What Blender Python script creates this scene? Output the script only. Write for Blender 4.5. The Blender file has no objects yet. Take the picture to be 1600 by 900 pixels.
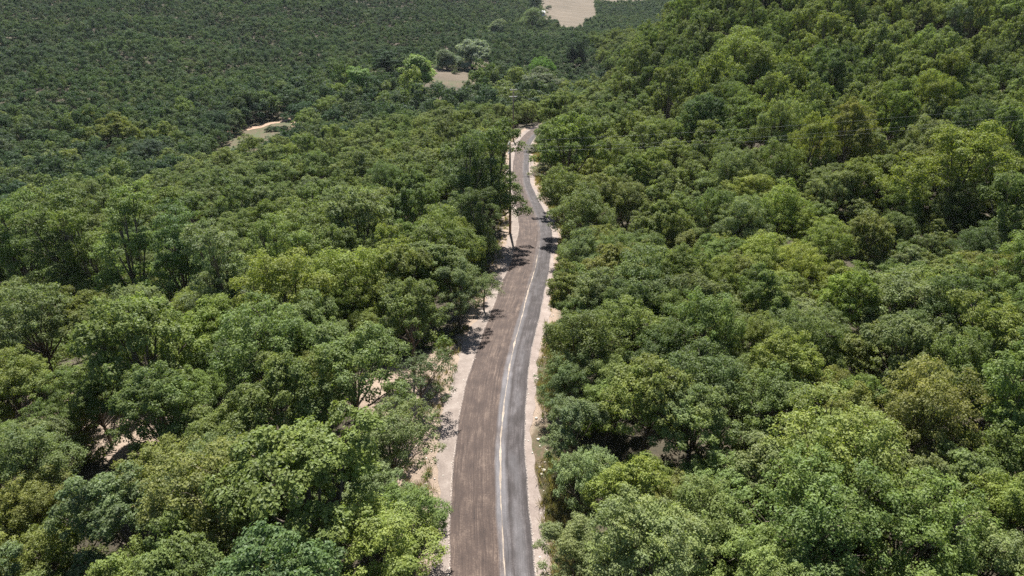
import bpy, math, random
import numpy as np
from mathutils import Vector

R_ = math.radians
S = bpy.context.scene
col = S.collection

# ------------------------------------------------------------------ camera, sky, sun, exposure
CAMZ, PITCH, F = 37.4, R_(29.0), 1081.0          # F: focal length in pixels of a 1600 px wide picture
cam_d = bpy.data.cameras.new('camera'); cam = bpy.data.objects.new('camera', cam_d); col.objects.link(cam)
cam.location = (0, 0, CAMZ); cam.rotation_euler = (R_(90) - PITCH, 0, 0)
cam_d.sensor_width = 36; cam_d.lens = F / 1600 * 36; cam_d.clip_end = 6000; cam_d.clip_start = 0.5
S.camera = cam
SUN_EL, SUN_AZ = R_(57), R_(-4)                  # azimuth measured from +Y towards +X: the sun stands ahead of the camera
w = bpy.data.worlds.new('World'); S.world = w; w.use_nodes = True
nt = w.node_tree; bg = nt.nodes['Background']
sky = nt.nodes.new('ShaderNodeTexSky'); sky.sky_type = 'NISHITA'; sky.sun_disc = False
sky.sun_elevation = SUN_EL; sky.sun_rotation = SUN_AZ; sky.dust_density = 1.0
nt.links.new(sky.outputs[0], bg.inputs[0]); bg.inputs[1].default_value = 0.05
sd = bpy.data.lights.new('sun', 'SUN'); sd.energy = 5.0; sd.angle = R_(0.5); sd.color = (1, .955, .88)
sun = bpy.data.objects.new('sun', sd); col.objects.link(sun)
dirv = Vector((math.sin(SUN_AZ) * math.cos(SUN_EL), math.cos(SUN_AZ) * math.cos(SUN_EL), math.sin(SUN_EL)))
sun.rotation_euler = dirv.to_track_quat('Z', 'Y').to_euler()
S.view_settings.view_transform = 'Standard'; S.view_settings.look = 'None'
S.view_settings.exposure = 1.28; S.view_settings.gamma = 1
c_ = S.cycles
c_.max_bounces = 5; c_.diffuse_bounces = 2; c_.glossy_bounces = 2; c_.transmission_bounces = 3
c_.volume_bounces = 0; c_.transparent_max_bounces = 4; c_.use_denoising = False
c_.sample_clamp_direct = 5; c_.sample_clamp_indirect = 1.0
c_.caustics_reflective = False; c_.caustics_refractive = False

# ------------------------------------------------------------------ helpers
def tag(o, label=None, cat=None, group=None, kind=None):
    if label: o['label'] = label
    if cat: o['category'] = cat
    if group: o['group'] = group
    if kind: o['kind'] = kind
    return o
def empty(name, loc=(0, 0, 0), rz=0, sc=1):
    o = bpy.data.objects.new(name, None); col.objects.link(o); o.location = loc; o.rotation_euler = (0, 0, rz)
    o.scale = (sc, sc, sc) if not isinstance(sc, tuple) else sc; o.empty_display_size = .3
    return o
def np_mesh(name, V, Fq, mat=None, smooth=False):
    V = np.asarray(V, dtype=np.float32); Fq = np.asarray(Fq, dtype=np.int32); k = Fq.shape[1]
    me = bpy.data.meshes.new(name); me.vertices.add(len(V)); me.vertices.foreach_set('co', V.ravel())
    me.loops.add(Fq.size); me.loops.foreach_set('vertex_index', Fq.ravel())
    me.polygons.add(len(Fq)); me.polygons.foreach_set('loop_start', np.arange(0, Fq.size, k, dtype=np.int32))
    me.polygons.foreach_set('use_smooth', np.full(len(Fq), smooth))
    me.update(calc_edges=True)
    if mat: me.materials.append(mat)
    return me
def link(name, me, parent=None):
    o = bpy.data.objects.new(name, me); col.objects.link(o)
    if parent: o.parent = parent
    return o
class MB:
    """collects tubes, boxes and lumps and links them as one mesh"""
    def __init__(s): s.v = []; s.f = []
    def tube(s, pts, rad, n=6, cap=True):
        pts = [Vector(p) for p in pts]; rings = []
        for i, p in enumerate(pts):
            d = (pts[min(i + 1, len(pts) - 1)] - pts[max(i - 1, 0)]).normalized()
            a = d.cross(Vector((0, 1, 0.3))).normalized(); b = d.cross(a)
            b0 = len(s.v); rings.append(b0)
            for k in range(n):
                t = 2 * math.pi * k / n; s.v.append(p + (a * math.cos(t) + b * math.sin(t)) * rad[i])
        for i in range(len(pts) - 1):
            for k in range(n):
                s.f.append((rings[i] + k, rings[i] + (k + 1) % n, rings[i + 1] + (k + 1) % n, rings[i + 1] + k))
        if cap: s.f.append(tuple(rings[-1] + k for k in range(n))); s.f.append(tuple(rings[0] + n - 1 - k for k in range(n)))
        return s
    def box(s, c, d, rz=0):
        b = len(s.v); c = Vector(c); cr, sr = math.cos(rz), math.sin(rz)
        for z in (-1, 1):
            for x, y in ((-1, -1), (1, -1), (1, 1), (-1, 1)):
                X, Y = x * d[0] / 2, y * d[1] / 2
                s.v.append(c + Vector((X * cr - Y * sr, X * sr + Y * cr, z * d[2] / 2)))
        for f in ((0, 3, 2, 1), (4, 5, 6, 7), (0, 1, 5, 4), (1, 2, 6, 5), (2, 3, 7, 6), (3, 0, 4, 7)): s.f.append(tuple(b + i for i in f))
        return s
    def build(s, name, mat, parent=None, smooth=False):
        me = bpy.data.meshes.new(name); me.from_pydata([tuple(v) for v in s.v], [], s.f); me.materials.append(mat)
        if smooth: me.polygons.foreach_set('use_smooth', np.full(len(me.polygons), True))
        me.update(); return link(name, me, parent)

# ------------------------------------------------------------------ materials
def new_mat(name):
    m = bpy.data.materials.new(name); m.use_nodes = True; t = m.node_tree; t.nodes.clear()
    return m, t, t.nodes, t.links
class N:
    """small wrapper to write node trees"""
    def __init__(s, t): s.t = t; s.n = t.nodes; s.l = t.links
    def __call__(s, typ, ins=None, **kw):
        n = s.n.new(typ)
        for k, v in kw.items(): setattr(n, k, v)
        for k, v in (ins or {}).items():
            if isinstance(v, bpy.types.NodeSocket): s.l.new(v, n.inputs[k])
            else: n.inputs[k].default_value = v
        return n
    def math(s, op, a, b=0.0, clamp=False):
        return s('ShaderNodeMath', {0: a, 1: b}, operation=op, use_clamp=clamp).outputs[0]
    def mix(s, f, a, b, blend='MIX'):
        n = s('ShaderNodeMix', data_type='RGBA', blend_type=blend)
        for k, v in ((0, f), (6, a), (7, b)):
            if isinstance(v, bpy.types.NodeSocket): s.l.new(v, n.inputs[k])
            else: n.inputs[k].default_value = (v + (1,) if isinstance(v, tuple) and len(v) == 3 else v)
        return n.outputs[2]
    def noise(s, vec, scale, detail=3, rough=.55):
        n = s('ShaderNodeTexNoise', {'Scale': scale, 'Detail': detail, 'Roughness': rough})
        if vec is not None: s.l.new(vec, n.inputs['Vector'])
        return n.outputs['Fac']
    def ramp(s, f, stops):
        n = s('ShaderNodeValToRGB', {0: f}); e = n.color_ramp.elements
        while len(e) < len(stops): e.new(.5)
        for i, (p, c) in enumerate(stops): e[i].position = p; e[i].color = (c + (1,)) if isinstance(c, tuple) else (c, c, c, 1)
        return n.outputs[0]
    def range(s, v, a, b, c=0.0, d=1.0):
        return s('ShaderNodeMapRange', {0: v, 1: a, 2: b, 3: c, 4: d}).outputs[0]

def leaf_material(name, source, patch=(1.12, 1.03, .85)):
    """source 'object': the tone of one tree comes from the object's colour; else a ramp over the instance's random number"""
    m, t, _, _ = new_mat(name); n = N(t)
    info = n('ShaderNodeObjectInfo')
    if source == 'object': base = info.outputs['Color']
    else: base = n.ramp(info.outputs['Random'], source)
    tint = n('ShaderNodeAttribute', attribute_name='tint').outputs['Fac']
    br = n.range(tint, 0, 1, .66, 1.72)
    pos = n('ShaderNodeNewGeometry').outputs['Position']
    big = n.range(n.noise(pos, .045, 2), .3, .7, .82, 1.18)
    fac = n.math('MULTIPLY', br, big)
    mid_n = n.range(n.noise(pos, .55, 3, .6), .35, .7)
    comb = n('ShaderNodeCombineColor', {0: fac, 1: fac, 2: fac}).outputs[0]
    c = n.mix(1.0, base, comb, 'MULTIPLY')
    yel = n.mix(n.range(tint, .75, 1.0, 0, .35), c, n.mix(1.0, c, (1.35, 1.15, .7), 'MULTIPLY'))
    yel = n.mix(n.math('MULTIPLY', mid_n, .55), yel, n.mix(1.0, yel, (1.22, 1.04, .80), 'MULTIPLY'))
    yel = n.mix(n.range(n.noise(pos, .012, 3), .42, .62, 0, .8), yel, n.mix(1.0, yel, patch, 'MULTIPLY'))
    back = n.mix(1.0, yel, (1.25, 1.35, .6), 'MULTIPLY')
    dif = n('ShaderNodeBsdfDiffuse', {'Color': yel, 'Roughness': .6}).outputs[0]
    tr = n('ShaderNodeBsdfTranslucent', {'Color': back}).outputs[0]
    mx = n('ShaderNodeMixShader', {0: .30, 1: dif, 2: tr}).outputs[0]
    gl = n('ShaderNodeBsdfGlossy', {'Color': (.9, .95, 1, 1), 'Roughness': .5}).outputs[0]
    out = n('ShaderNodeMixShader', {0: .014, 1: mx, 2: gl}).outputs[0]
    n('ShaderNodeOutputMaterial', {0: out}); return m

TONE = {'yellow-green': (.170, .220, .060, 1), 'green': (.140, .192, .062, 1), 'deep green': (.102, .148, .054, 1),
        'grey-green': (.155, .200, .088, 1), 'olive green': (.160, .188, .058, 1)}
M_LEAF = leaf_material('leaf_broad', 'object')
M_WOOD_LEAF = leaf_material('leaf_woodland', [(0, (.115, .165, .054)), (.25, (.142, .196, .062)), (.5, (.158, .196, .082)), (.75, (.178, .222, .062)), (1, (.124, .170, .066))])
M_HILL_LEAF = leaf_material('leaf_hillside', [(0, (.038, .074, .037)), (.3, (.052, .092, .041)), (.6, (.066, .104, .050)), (.85, (.082, .124, .047)), (1, (.098, .122, .072))], (1.3, 1.25, .92))
M_DRYGRASS = leaf_material('dry_grass_blade', [(0, (.24, .21, .12)), (.6, (.20, .18, .10)), (1, (.11, .14, .06))])

def bark(name, a, b):
    m, t, _, _ = new_mat(name); n = N(t)
    tc = n('ShaderNodeTexCoord').outputs['Object']
    f = n.noise(n('ShaderNodeMapping', {0: tc, 3: (6, 6, 1.2)}).outputs[0], 2.0, 5, .7)
    c = n.mix(f, a, b); bump = n('ShaderNodeBump', {'Strength': .6, 'Distance': .03, 'Height': f}).outputs[0]
    p = n('ShaderNodeBsdfPrincipled', {'Base Color': c, 'Roughness': .9, 'Normal': bump})
    n('ShaderNodeOutputMaterial', {0: p.outputs[0]}); return m
M_BARK = bark('bark', (.07, .055, .042), (.2, .165, .13))
M_POLE = bark('weathered_pole_wood', (.17, .125, .095), (.32, .25, .20))
def simple(name, colr, rough=.7, metal=0, var=.25, scale=8):
    m, t, _, _ = new_mat(name); n = N(t)
    pos = n('ShaderNodeTexCoord').outputs['Object']
    f = n.noise(pos, scale, 4, .6)
    c = n.mix(f, tuple(x * (1 - var) for x in colr), tuple(min(1, x * (1 + var)) for x in colr))
    p = n('ShaderNodeBsdfPrincipled', {'Base Color': c, 'Roughness': rough, 'Metallic': metal})
    n('ShaderNodeOutputMaterial', {0: p.outputs[0]}); return m
M_STEEL = simple('galvanised_steel', (.42, .43, .44), .5, .6)
M_CERAMIC = simple('glazed_insulator', (.5, .46, .42), .25)
M_CABLE = simple('aluminium_cable', (.36, .37, .38), .6, .2)
M_STONE = simple('limestone', (.46, .42, .37), .9, 0, .35, 5)
M_WALLW = simple('whitewashed_wall', (.72, .71, .70), .9)
M_ROOF = simple('sheet_roof', (.80, .80, .82), .5)
M_DARK = simple('dark_opening', (.05, .05, .055), .5)

# ------------------------------------------------------------------ terrain
def unproject(px, py, d):
    """point at forward ground distance d under the picture position px, py (1600 x 900)"""
    el = PITCH - math.atan((450 - py) / F)
    z = d * (math.cos(PITCH) + math.tan(el) * math.sin(PITCH))
    return ((px - 800) / F * z, d, CAMZ - d * math.tan(el))
road_ctl = [  # picture x of the road's middle, picture y, forward distance, half width
    (769, 1080, 19.5, 2.8), (769, 980, 25.0, 2.8), (769, 900, 29.7, 2.8), (764.5, 800, 34.9, 2.8), (765.5, 700, 41.3, 2.8), (773.5, 620, 48.3, 2.8), (784.5, 560, 55.4, 2.8),
    (802, 500, 65.5, 2.85), (815, 455, 75.2, 2.9), (826, 420, 84.0, 2.8), (834, 385, 94.0, 2.8), (836, 360, 101.5, 2.75), (831, 338, 110.5, 2.6),
    (823, 314, 121.5, 2.35), (815, 290, 135.5, 2.1), (813.5, 265, 151, 1.95), (815.5, 242, 168, 1.9), (820, 224, 184, 1.9), (832, 209, 198, 1.9), (850, 199, 208, 1.9), (890, 190, 219, 1.9)]
RZ = {19.5: 0.3, 25: .25, 29.7: .2}
P = []
for px, py, d, hw in road_ctl:
    x, y, z = unproject(px, py, d); P.append((x, y, z, hw))
P = np.array(P)
P = np.vstack([[P[0][0], -90, .6, 2.8], [P[0][0], -30, .4, 2.8], [P[0][0], 5, .3, 2.8], P, [29, 243, -26, 1.9], [38, 275, -32.5, 1.9], [52, 325, -41, 1.9]])
def catmull(P, n=12):
    out = []
    for i in range(len(P) - 1):
        p0, p1, p2, p3 = P[max(i - 1, 0)], P[i], P[i + 1], P[min(i + 2, len(P) - 1)]
        for k in range(n):
            t = k / n; out.append(.5 * ((2 * p1) + (-p0 + p2) * t + (2 * p0 - 5 * p1 + 4 * p2 - p3) * t * t + (-p0 + 3 * p1 - 3 * p2 + p3) * t ** 3))
    out.append(P[-1]); return np.array(out)
ROAD = catmull(P, 14)
k_ = np.ones(25) / 25                                   # smooth the long profile a little
zz = np.pad(ROAD[:, 2], 12, mode='edge'); ROAD[:, 2] = np.convolve(zz, k_, mode='valid')
CTL = [(15, 30, 1), (40, 30, 3), (80, 45, 4), (41, 67, -3.5), (20, 50, -.3), (14, 90, -6.5), (70, 80, -.5), (110, 80, 3), (45, 110, -3), (20, 125, -8), (78, 144, 0), (125, 200, 9), (160, 150, 13), (48, 205, 5), (30, 160, -7),
       (20, 190, -14), (27, 206, -16), (65, 235, 6), (110, 260, 11), (40, 250, -24), (60, 300, -40), (130, 320, 0), (6, 335, -38), (0, 545, -54), (30, 700, -62), (50, 858, -66), (100, 1000, -70), (250, 900, -55),
       (-15, 30, -.3), (-35, 30, -3), (-60, 40, -8), (-20, 55, -2.2), (-33, 48, -4), (-44, 53, -4.6), (-28, 80, -9), (-60, 80, -14), (-100, 130, -23), (-40, 125, -16), (-30, 160, -20), (-60, 180, -25), (-12, 200, -22.5), (-55, 197, -27),
       (-33, 338, -33.5), (-92, 247, -33), (-24, 449, -41), (-115, 200, -33.5), (-160, 160, -34), (-150, 230, -33.5), (-333, 484, -21), (-192, 560, -30), (-60, 640, -46), (-222, 309, -29.5), (-122, 340, -35), (-60, 440, -41), (-90, 560, -40),
       (-500, 400, -10), (-300, 800, 10), (-100, 900, -15), (-600, 900, 40), (-300, 200, -30), (-140, 60, -20), (-200, 0, -22), (-60, -60, -6), (60, -60, 8), (200, 0, 20), (300, 200, 22), (300, 400, 0), (500, 700, -10), (600, 200, 40), (400, 1100, -30), (-600, 0, -10), (0, 1300, -72), (700, 1300, 10), (-700, 1300, 60)]
A = np.array(CTL, float)
RS = ROAD[::9]; A = np.vstack([A, RS[:, :3]])
def U(r2): return np.where(r2 > 1e-9, r2 * np.log(np.maximum(r2, 1e-9)) * .5, 0)
sc0 = 100.0
def fit(A):
    x = A[:, :2] / sc0; n = len(A); K = U(((x[:, None] - x[None]) ** 2).sum(-1)) + np.eye(n) * .0006
    Pm = np.hstack([np.ones((n, 1)), x]); L = np.zeros((n + 3, n + 3)); L[:n, :n] = K; L[:n, n:] = Pm; L[n:, :n] = Pm.T
    return np.linalg.solve(L, np.concatenate([A[:, 2], [0, 0, 0]]))
WT = fit(A)
def road_dist(X, Y):
    """distance to the centreline, height of the nearest road point, signed side (+ right), its half width"""
    q = ROAD[:, :2]; out_d = np.empty(len(X)); idx = np.empty(len(X), int)
    for a in range(0, len(X), 4000):
        b = slice(a, a + 4000); d2 = (X[b, None] - q[None, :, 0]) ** 2 + (Y[b, None] - q[None, :, 1]) ** 2
        i = d2.argmin(1); idx[b] = i
    j = np.clip(idx, 1, len(q) - 2)
    best = np.full(len(X), 1e18); bz = np.zeros(len(X)); bs = np.zeros(len(X)); bh = np.zeros(len(X))
    for o in (-1, 0):
        a = q[j + o]; b = q[j + o + 1]; ab = b - a; ap = np.stack([X, Y], 1) - a
        t = np.clip((ap * ab).sum(1) / (ab ** 2).sum(1), 0, 1); c = a + ab * t[:, None]
        d2 = (X - c[:, 0]) ** 2 + (Y - c[:, 1]) ** 2; s = np.sign(ab[:, 1] * ap[:, 0] - ab[:, 0] * ap[:, 1])
        z = ROAD[j + o, 2] * (1 - t) + ROAD[j + o + 1, 2] * t; h = ROAD[j + o, 3]
        m = d2 < best; best[m] = d2[m]; bz[m] = z[m]; bs[m] = s[m]; bh[m] = h[m]
    return np.sqrt(best), bz, bs, bh
def terrain(X, Y):
    X = np.atleast_1d(np.asarray(X, float)).ravel(); Y = np.atleast_1d(np.asarray(Y, float)).ravel(); Z = np.empty(len(X)); pts = A[:, :2] / sc0
    for a in range(0, len(X), 8000):
        b = slice(a, a + 8000); x = np.stack([X[b], Y[b]], 1) / sc0
        Z[b] = U(((x[:, None] - pts[None]) ** 2).sum(-1)) @ WT[:len(A)] + WT[len(A)] + x @ WT[len(A) + 1:]
    Z += .25 * np.sin(X * .31 + 1.3) * np.sin(Y * .27) + .12 * np.sin(X * .9 + Y * .4)
    k = np.clip((Y - 350 - .9 * np.minimum(0, X + 60)) / 60, 0, 1) * np.clip((20 - X) / 60, 0, 1)      # gullies on the far valley side
    Z += k * (3.2 * np.sin(X * .062 + Y * .021 + .6 * np.sin(Y * .03)) + 2.2 * np.sin(Y * .075 - X * .03 + 1.0) + 1.2 * np.sin(X * .13 + Y * .09))
    d, rz, s, hw = road_dist(X, Y)
    t = np.clip((d - 5.2) / 8.0, 0, 1); t = t * t * (3 - 2 * t)
    return np.where(d < 14, rz * (1 - t) + Z * t, Z)
def T(x, y): return float(terrain([x], [y])[0])
def at(px, py, h=0.0, hk=None):
    """first point on the view line through px, py that stands h (or hk x its own radius scale) above the ground"""
    dx = (px - 800) / F; u = (450 - py) / F
    dv = np.array([dx, math.cos(PITCH) + u * math.sin(PITCH), -math.sin(PITCH) + u * math.cos(PITCH)])
    z = np.concatenate([np.arange(15, 260, .35), np.arange(260, 1100, 2.0)])   # depth along the axis
    Q = dv[None] * z[:, None]; g = terrain(Q[:, 0], Q[:, 1]); hh = h if hk is None else hk * z
    ok = np.nonzero(Q[:, 2] + CAMZ - g <= hh)[0]
    i = ok[0] if len(ok) else len(z) - 1
    return float(Q[i, 0]), float(Q[i, 1]), float(g[i]), float(z[i])
def project(x, y, z):
    dz = z - CAMZ; zc = y * math.cos(PITCH) - dz * math.sin(PITCH); yc = y * math.sin(PITCH) + dz * math.cos(PITCH)
    return 800 + F * x / zc, 450 - F * yc / zc, zc

def axis(lo, a, b, hi, s, g=1.09):
    c = list(np.arange(a, b + s / 2, s)); st = s; v = a
    left = []
    while v > lo: st *= g; v -= st; left.append(v)
    st = s; v = c[-1]; right = []
    while v < hi: st *= g; v += st; right.append(v)
    return np.array(left[::-1] + c + right)
gx = axis(-900, -75, 75, 900, 1.1); gy = axis(-250, 15, 215, 1500, 1.1, 1.05)
GX, GY = np.meshgrid(gx, gy); tz = terrain(GX, GY); nx, ny = len(gx), len(gy)
V = np.stack([GX.ravel(), GY.ravel(), tz], 1)
ii = (np.arange(ny - 1)[:, None] * nx + np.arange(nx - 1)[None]).ravel()
gmesh = np_mesh('ground', V, np.stack([ii, ii + 1, ii + nx + 1, ii + nx], 1), None, True)

# where the ground lies bare: roadside, turnout, clearings, the far stubble field
BARE = []      # x, y, rx, ry, kind (0 pale earth, 1 dry grass, 2 far field)
def bare(px, py, rx, ry, kind=0, dy=0):
    x, y, z, _ = at(px, py); BARE.append((x, y + dy, rx, ry, kind))
bare(655, 605, 6.2, 5.5); bare(655, 765, 4.5, 5); bare(690, 575, 3.0, 4.5); bare(665, 745, 3.0, 3.6); bare(690, 700, 2.6, 5); bare(700, 850, 1.8, 6); bare(640, 640, 3, 3)
bare(85, 620, 4.4, 5); bare(90, 660, 3.6, 4.5); bare(222, 672, 5, 4.2); bare(160, 645, 3, 2); bare(205, 790, 1.4, 1.6); bare(90, 815, 1.8, 1)
bare(862, 740, 2.2, 7, 1); bare(855, 590, 2.0, 5, 1); bare(865, 650, 1.5, 4, 0)
BARE.append((-86, 238, 17, 30, 1)); bare(700, 118, 17, 22, 1); bare(705, 115, 13, 14, 2); bare(742, 108, 9, 10, 2); bare(690, 128, 4, 4, 3); bare(740, 105, 12, 14, 1); bare(790, 72, 9, 16, 1); bare(800, 66, 6, 14, 1); bare(600, 122, 5, 9, 0)
bare(1570, 55, 6, 8, 0); bare(1440, 85, 5, 5, 1); bare(1160, 780, 2.5, 2.5, 3); bare(985, 38, 5, 14, 0)
BARE.append((62, 960, 110, 330, 2)); BARE.append((46, 780, 60, 230, 2))
vx, vy = V[:, 0], V[:, 1]
earth = np.zeros(len(V)); dry = np.zeros(len(V)); fld = np.zeros(len(V))
for x, y, rx, ry, k in BARE:
    f = np.clip(1.7 - 1.25 * np.sqrt(((vx - x) / rx) ** 2 + ((vy - y) / ry) ** 2), 0, 1)
    tgt = (earth, dry, fld, earth)[k]; np.maximum(tgt, f * (.5 if k == 3 else 1), out=tgt)
rd, _, rs, rh = road_dist(vx, vy)
earth = np.maximum(earth, np.clip(1 - (rd - rh - 1.6) / 1.6, 0, 1)); dry = np.maximum(dry, np.clip(1 - np.abs(rd - rh - 2.6) / 1.4, 0, 1) * (rs > 0) * .9)
for nm, arr in (('earth', earth), ('dry', dry), ('field', fld)):
    gmesh.attributes.new(nm, 'FLOAT', 'POINT').data.foreach_set('value', arr.astype(np.float32))
m, t, _, _ = new_mat('forest_floor'); n = N(t)
pos = n('ShaderNodeNewGeometry').outputs['Position']
n1 = n.noise(pos, .35, 5, .65); n2 = n.noise(pos, 2.2, 4, .7); n3 = n.noise(pos, 9, 3, .7)
litter = n.ramp(n.math('ADD', n.math('MULTIPLY', n2, .6), n.math('MULTIPLY', n1, .4)), [(.3, (.03, .027, .018)), (.5, (.055, .046, .028)), (.62, (.085, .068, .046)), (.75, (.045, .058, .022))])
soil = n.ramp(n.math('ADD', n.math('MULTIPLY', n3, .5), n.math('MULTIPLY', n1, .5)), [(.3, (.17, .125, .095)), (.5, (.255, .195, .15)), (.7, (.35, .28, .22))])
grass = n.ramp(n.math('ADD', n.math('MULTIPLY', n2, .5), n.math('MULTIPLY', n1, .5)), [(.3, (.045, .065, .02)), (.45, (.060, .074, .028)), (.53, (.090, .068, .040)), (.62, (.12, .088, .056)), (.75, (.07, .085, .03))])
n4 = n.noise(n('ShaderNodeMapping', {0: pos, 3: (.012, .09, .05)}).outputs[0], 2.0, 4, .6)
fcol = n.ramp(n4, [(.3, (.065, .052, .030)), (.5, (.100, .076, .050)), (.7, (.145, .115, .080))])
def edge(attr, lo, hi):
    a = n('ShaderNodeAttribute', attribute_name=attr).outputs['Fac']
    return n.range(n.math('ADD', a, n.math('MULTIPLY', n.math('SUBTRACT', n2, .5), .9)), lo, hi)
c = n.mix(edge('earth', .35, .6), litter, soil); c = n.mix(edge('dry', .4, .7), c, grass); c = n.mix(edge('field', .3, .5), c, fcol)
bmp = n('ShaderNodeBump', {'Strength': .8, 'Distance': .12, 'Height': n.math('ADD', n3, n2)}).outputs[0]
p = n('ShaderNodeBsdfPrincipled', {'Base Color': c, 'Roughness': .95, 'Normal': bmp}); n('ShaderNodeOutputMaterial', {0: p.outputs[0]})
gmesh.materials.append(m)
tag(link('ground', gmesh), 'sloping brown forest floor and dry valley ground', 'ground', kind='structure')

# ------------------------------------------------------------------ road, shoulders, seam line
fine = catmull(ROAD[::7], 16)
dd = np.gradient(fine[:, :2], axis=0); dd /= np.linalg.norm(dd, axis=1)[:, None]; nrm = np.stack([dd[:, 1], -dd[:, 0]], 1)
s_len = np.concatenate([[0], np.cumsum(np.linalg.norm(np.diff(fine[:, :2], axis=0), axis=1))])
keep = fine[:, 1] > -80
def wob(s, k, a): 
    r = np.random.default_rng(k); o = np.zeros_like(s)
    for f_ in (.15, .4, 1.1, 2.7): o += np.sin(s * f_ + r.uniform(0, 6)) * a * (.5 / (1 + f_))
    return o
def ribbon(name, off0, off1, lift, mat, ncross=2, crown=0.0, stop=None):
    V, Fq, UV = [], [], []; n_ = len(fine)
    ts = np.linspace(0, 1, ncross); rows = []
    for k, tt in enumerate(ts):
        o = off0 * (1 - tt) + off1 * tt
        rows.append(np.column_stack([fine[:, 0] + nrm[:, 0] * o, fine[:, 1] + nrm[:, 1] * o, fine[:, 2] + lift + crown * (1 - (2 * tt - 1) ** 2)]))
    Vv = np.stack(rows, 1).reshape(-1, 3)
    if stop is None: sel = np.nonzero(keep[:-1])[0]
    else: sel = np.nonzero(keep[:-1] & (fine[:-1, 1] < stop))[0]
    Fq = [(i * ncross + k, i * ncross + k + 1, (i + 1) * ncross + k + 1, (i + 1) * ncross + k) for i in sel for k in range(ncross - 1)]
    me = np_mesh(name, Vv, Fq, mat, True)
    uv = me.uv_layers.new(name='UVMap'); vi = np.empty(len(me.loops), np.int32); me.loops.foreach_get('vertex_index', vi)
    uvv = np.stack([np.tile(ts, n_), np.repeat(s_len, ncross)], 1)[vi]; uv.data.foreach_set('uv', uvv.astype(np.float32).ravel())
    return me
HW = fine[:, 3]
m, t, _, _ = new_mat('milled_asphalt'); n = N(t)
uv = n('ShaderNodeUVMap').outputs[0]; sx = n('ShaderNodeSeparateXYZ', {0: uv}); u_, v_ = sx.outputs[0], sx.outputs[1]
wv = n.noise(n('ShaderNodeMapping', {0: uv, 3: (0.01, .12, 1)}).outputs[0], 1.0, 2)
u2 = n.math('ADD', u_, n.math('MULTIPLY', n.math('SUBTRACT', wv, .5), .05))
cmb = n('ShaderNodeCombineXYZ', {0: u2, 1: v_}).outputs[0]
st1 = n.noise(n('ShaderNodeMapping', {0: cmb, 3: (22, .085, 1)}).outputs[0], 1.0, 4, .65)
st2 = n.noise(n('ShaderNodeMapping', {0: cmb, 3: (70, .35, 1)}).outputs[0], 1.0, 3, .7)
pt = n.noise(n('ShaderNodeMapping', {0: cmb, 3: (5.5, .55, 1)}).outputs[0], 1.0, 5, .7)
gr = n.noise(n('ShaderNodeMapping', {0: cmb, 3: (56, 10, 1)}).outputs[0], 1.0, 2, .6)
stv = n.math('ADD', n.math('MULTIPLY', n.mix(n.range(n.noise(n('ShaderNodeMapping', {0: cmb, 3: (7, .12, 1)}).outputs[0], 1.0, 3), .35, .65), (.5, .5, .5), st1), .38), n.math('ADD', n.math('MULTIPLY', st2, .22), n.math('ADD', n.math('MULTIPLY', pt, .30), n.math('MULTIPLY', gr, .18))))
brown = n.ramp(stv, [(.43, (.010, .0055, .0042)), (.48, (.030, .0175, .0135)), (.55, (.050, .032, .025)), (.63, (.125, .090, .070))])
dark = n.ramp(stv, [(.43, (.008, .006, .006)), (.49, (.018, .0135, .0135)), (.56, (.036, .029, .030)), (.64, (.09, .08, .08))])
grey = n.ramp(stv, [(.40, (.05, .046, .049)), (.53, (.095, .090, .096)), (.66, (.17, .16, .17))])
c = n.mix(n.math('GREATER_THAN', u2, .655), brown, dark)
g1 = n.math('MULTIPLY', n.range(u2, .565, .60), n.math('SUBTRACT', 1.0, n.range(u2, .70, .745)))
far_ = n.range(v_, 140, 172, 1, .25)
c = n.mix(n.math('MULTIPLY', n.math('MULTIPLY', g1, far_), n.range(n.noise(n('ShaderNodeMapping', {0: uv, 3: (.5, .10, 1)}).outputs[0], 1, 3), .36, .52)), c, grey)
g2 = n.math('MULTIPLY', n.range(u2, .74, .80), n.math('SUBTRACT', 1.0, n.range(u2, .86, .93)))
c = n.mix(n.math('MULTIPLY', n.math('MULTIPLY', g2, far_), n.range(n.noise(n('ShaderNodeMapping', {0: uv, 3: (3, .16, 1)}).outputs[0], 1, 4), .42, .62, 0, .7)), c, grey)
ed = n.math('MAXIMUM', n.math('SUBTRACT', 1.0, n.range(u_, 0, .03)), n.range(u_, .975, 1.0))
c = n.mix(n.math('MULTIPLY', ed, n.range(gr, .4, .6)), c, (.42, .36, .32))
b = n('ShaderNodeBump', {'Strength': .7, 'Distance': .03, 'Height': stv}).outputs[0]
p = n('ShaderNodeBsdfPrincipled', {'Base Color': c, 'Roughness': .85, 'Normal': b}); n('ShaderNodeOutputMaterial', {0: p.outputs[0]})
M_ASPH = m
def gravel(name, a, b_, c2):
    m, t, _, _ = new_mat(name); n = N(t); pos = n('ShaderNodeNewGeometry').outputs['Position']
    f = n.math('ADD', n.math('MULTIPLY', n.noise(pos, .7, 4, .6), .45), n.math('ADD', n.math('MULTIPLY', n.noise(pos, 7, 3, .7), .3), n.math('MULTIPLY', n.noise(pos, 22, 2, .7), .25)))
    c = n.ramp(f, [(.35, a), (.5, b_), (.65, c2)])
    bb = n('ShaderNodeBump', {'Strength': .7, 'Distance': .06, 'Height': f}).outputs[0]
    p = n('ShaderNodeBsdfPrincipled', {'Base Color': c, 'Roughness': .95, 'Normal': bb}); n('ShaderNodeOutputMaterial', {0: p.outputs[0]}); return m
M_GRAVL = gravel('dusty_gravel', (.125, .102, .088), (.195, .160, .140), (.28, .24, .212))
M_GRAVR = gravel('crushed_gravel', (.15, .12, .105), (.215, .175, .155), (.30, .255, .228))
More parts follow.
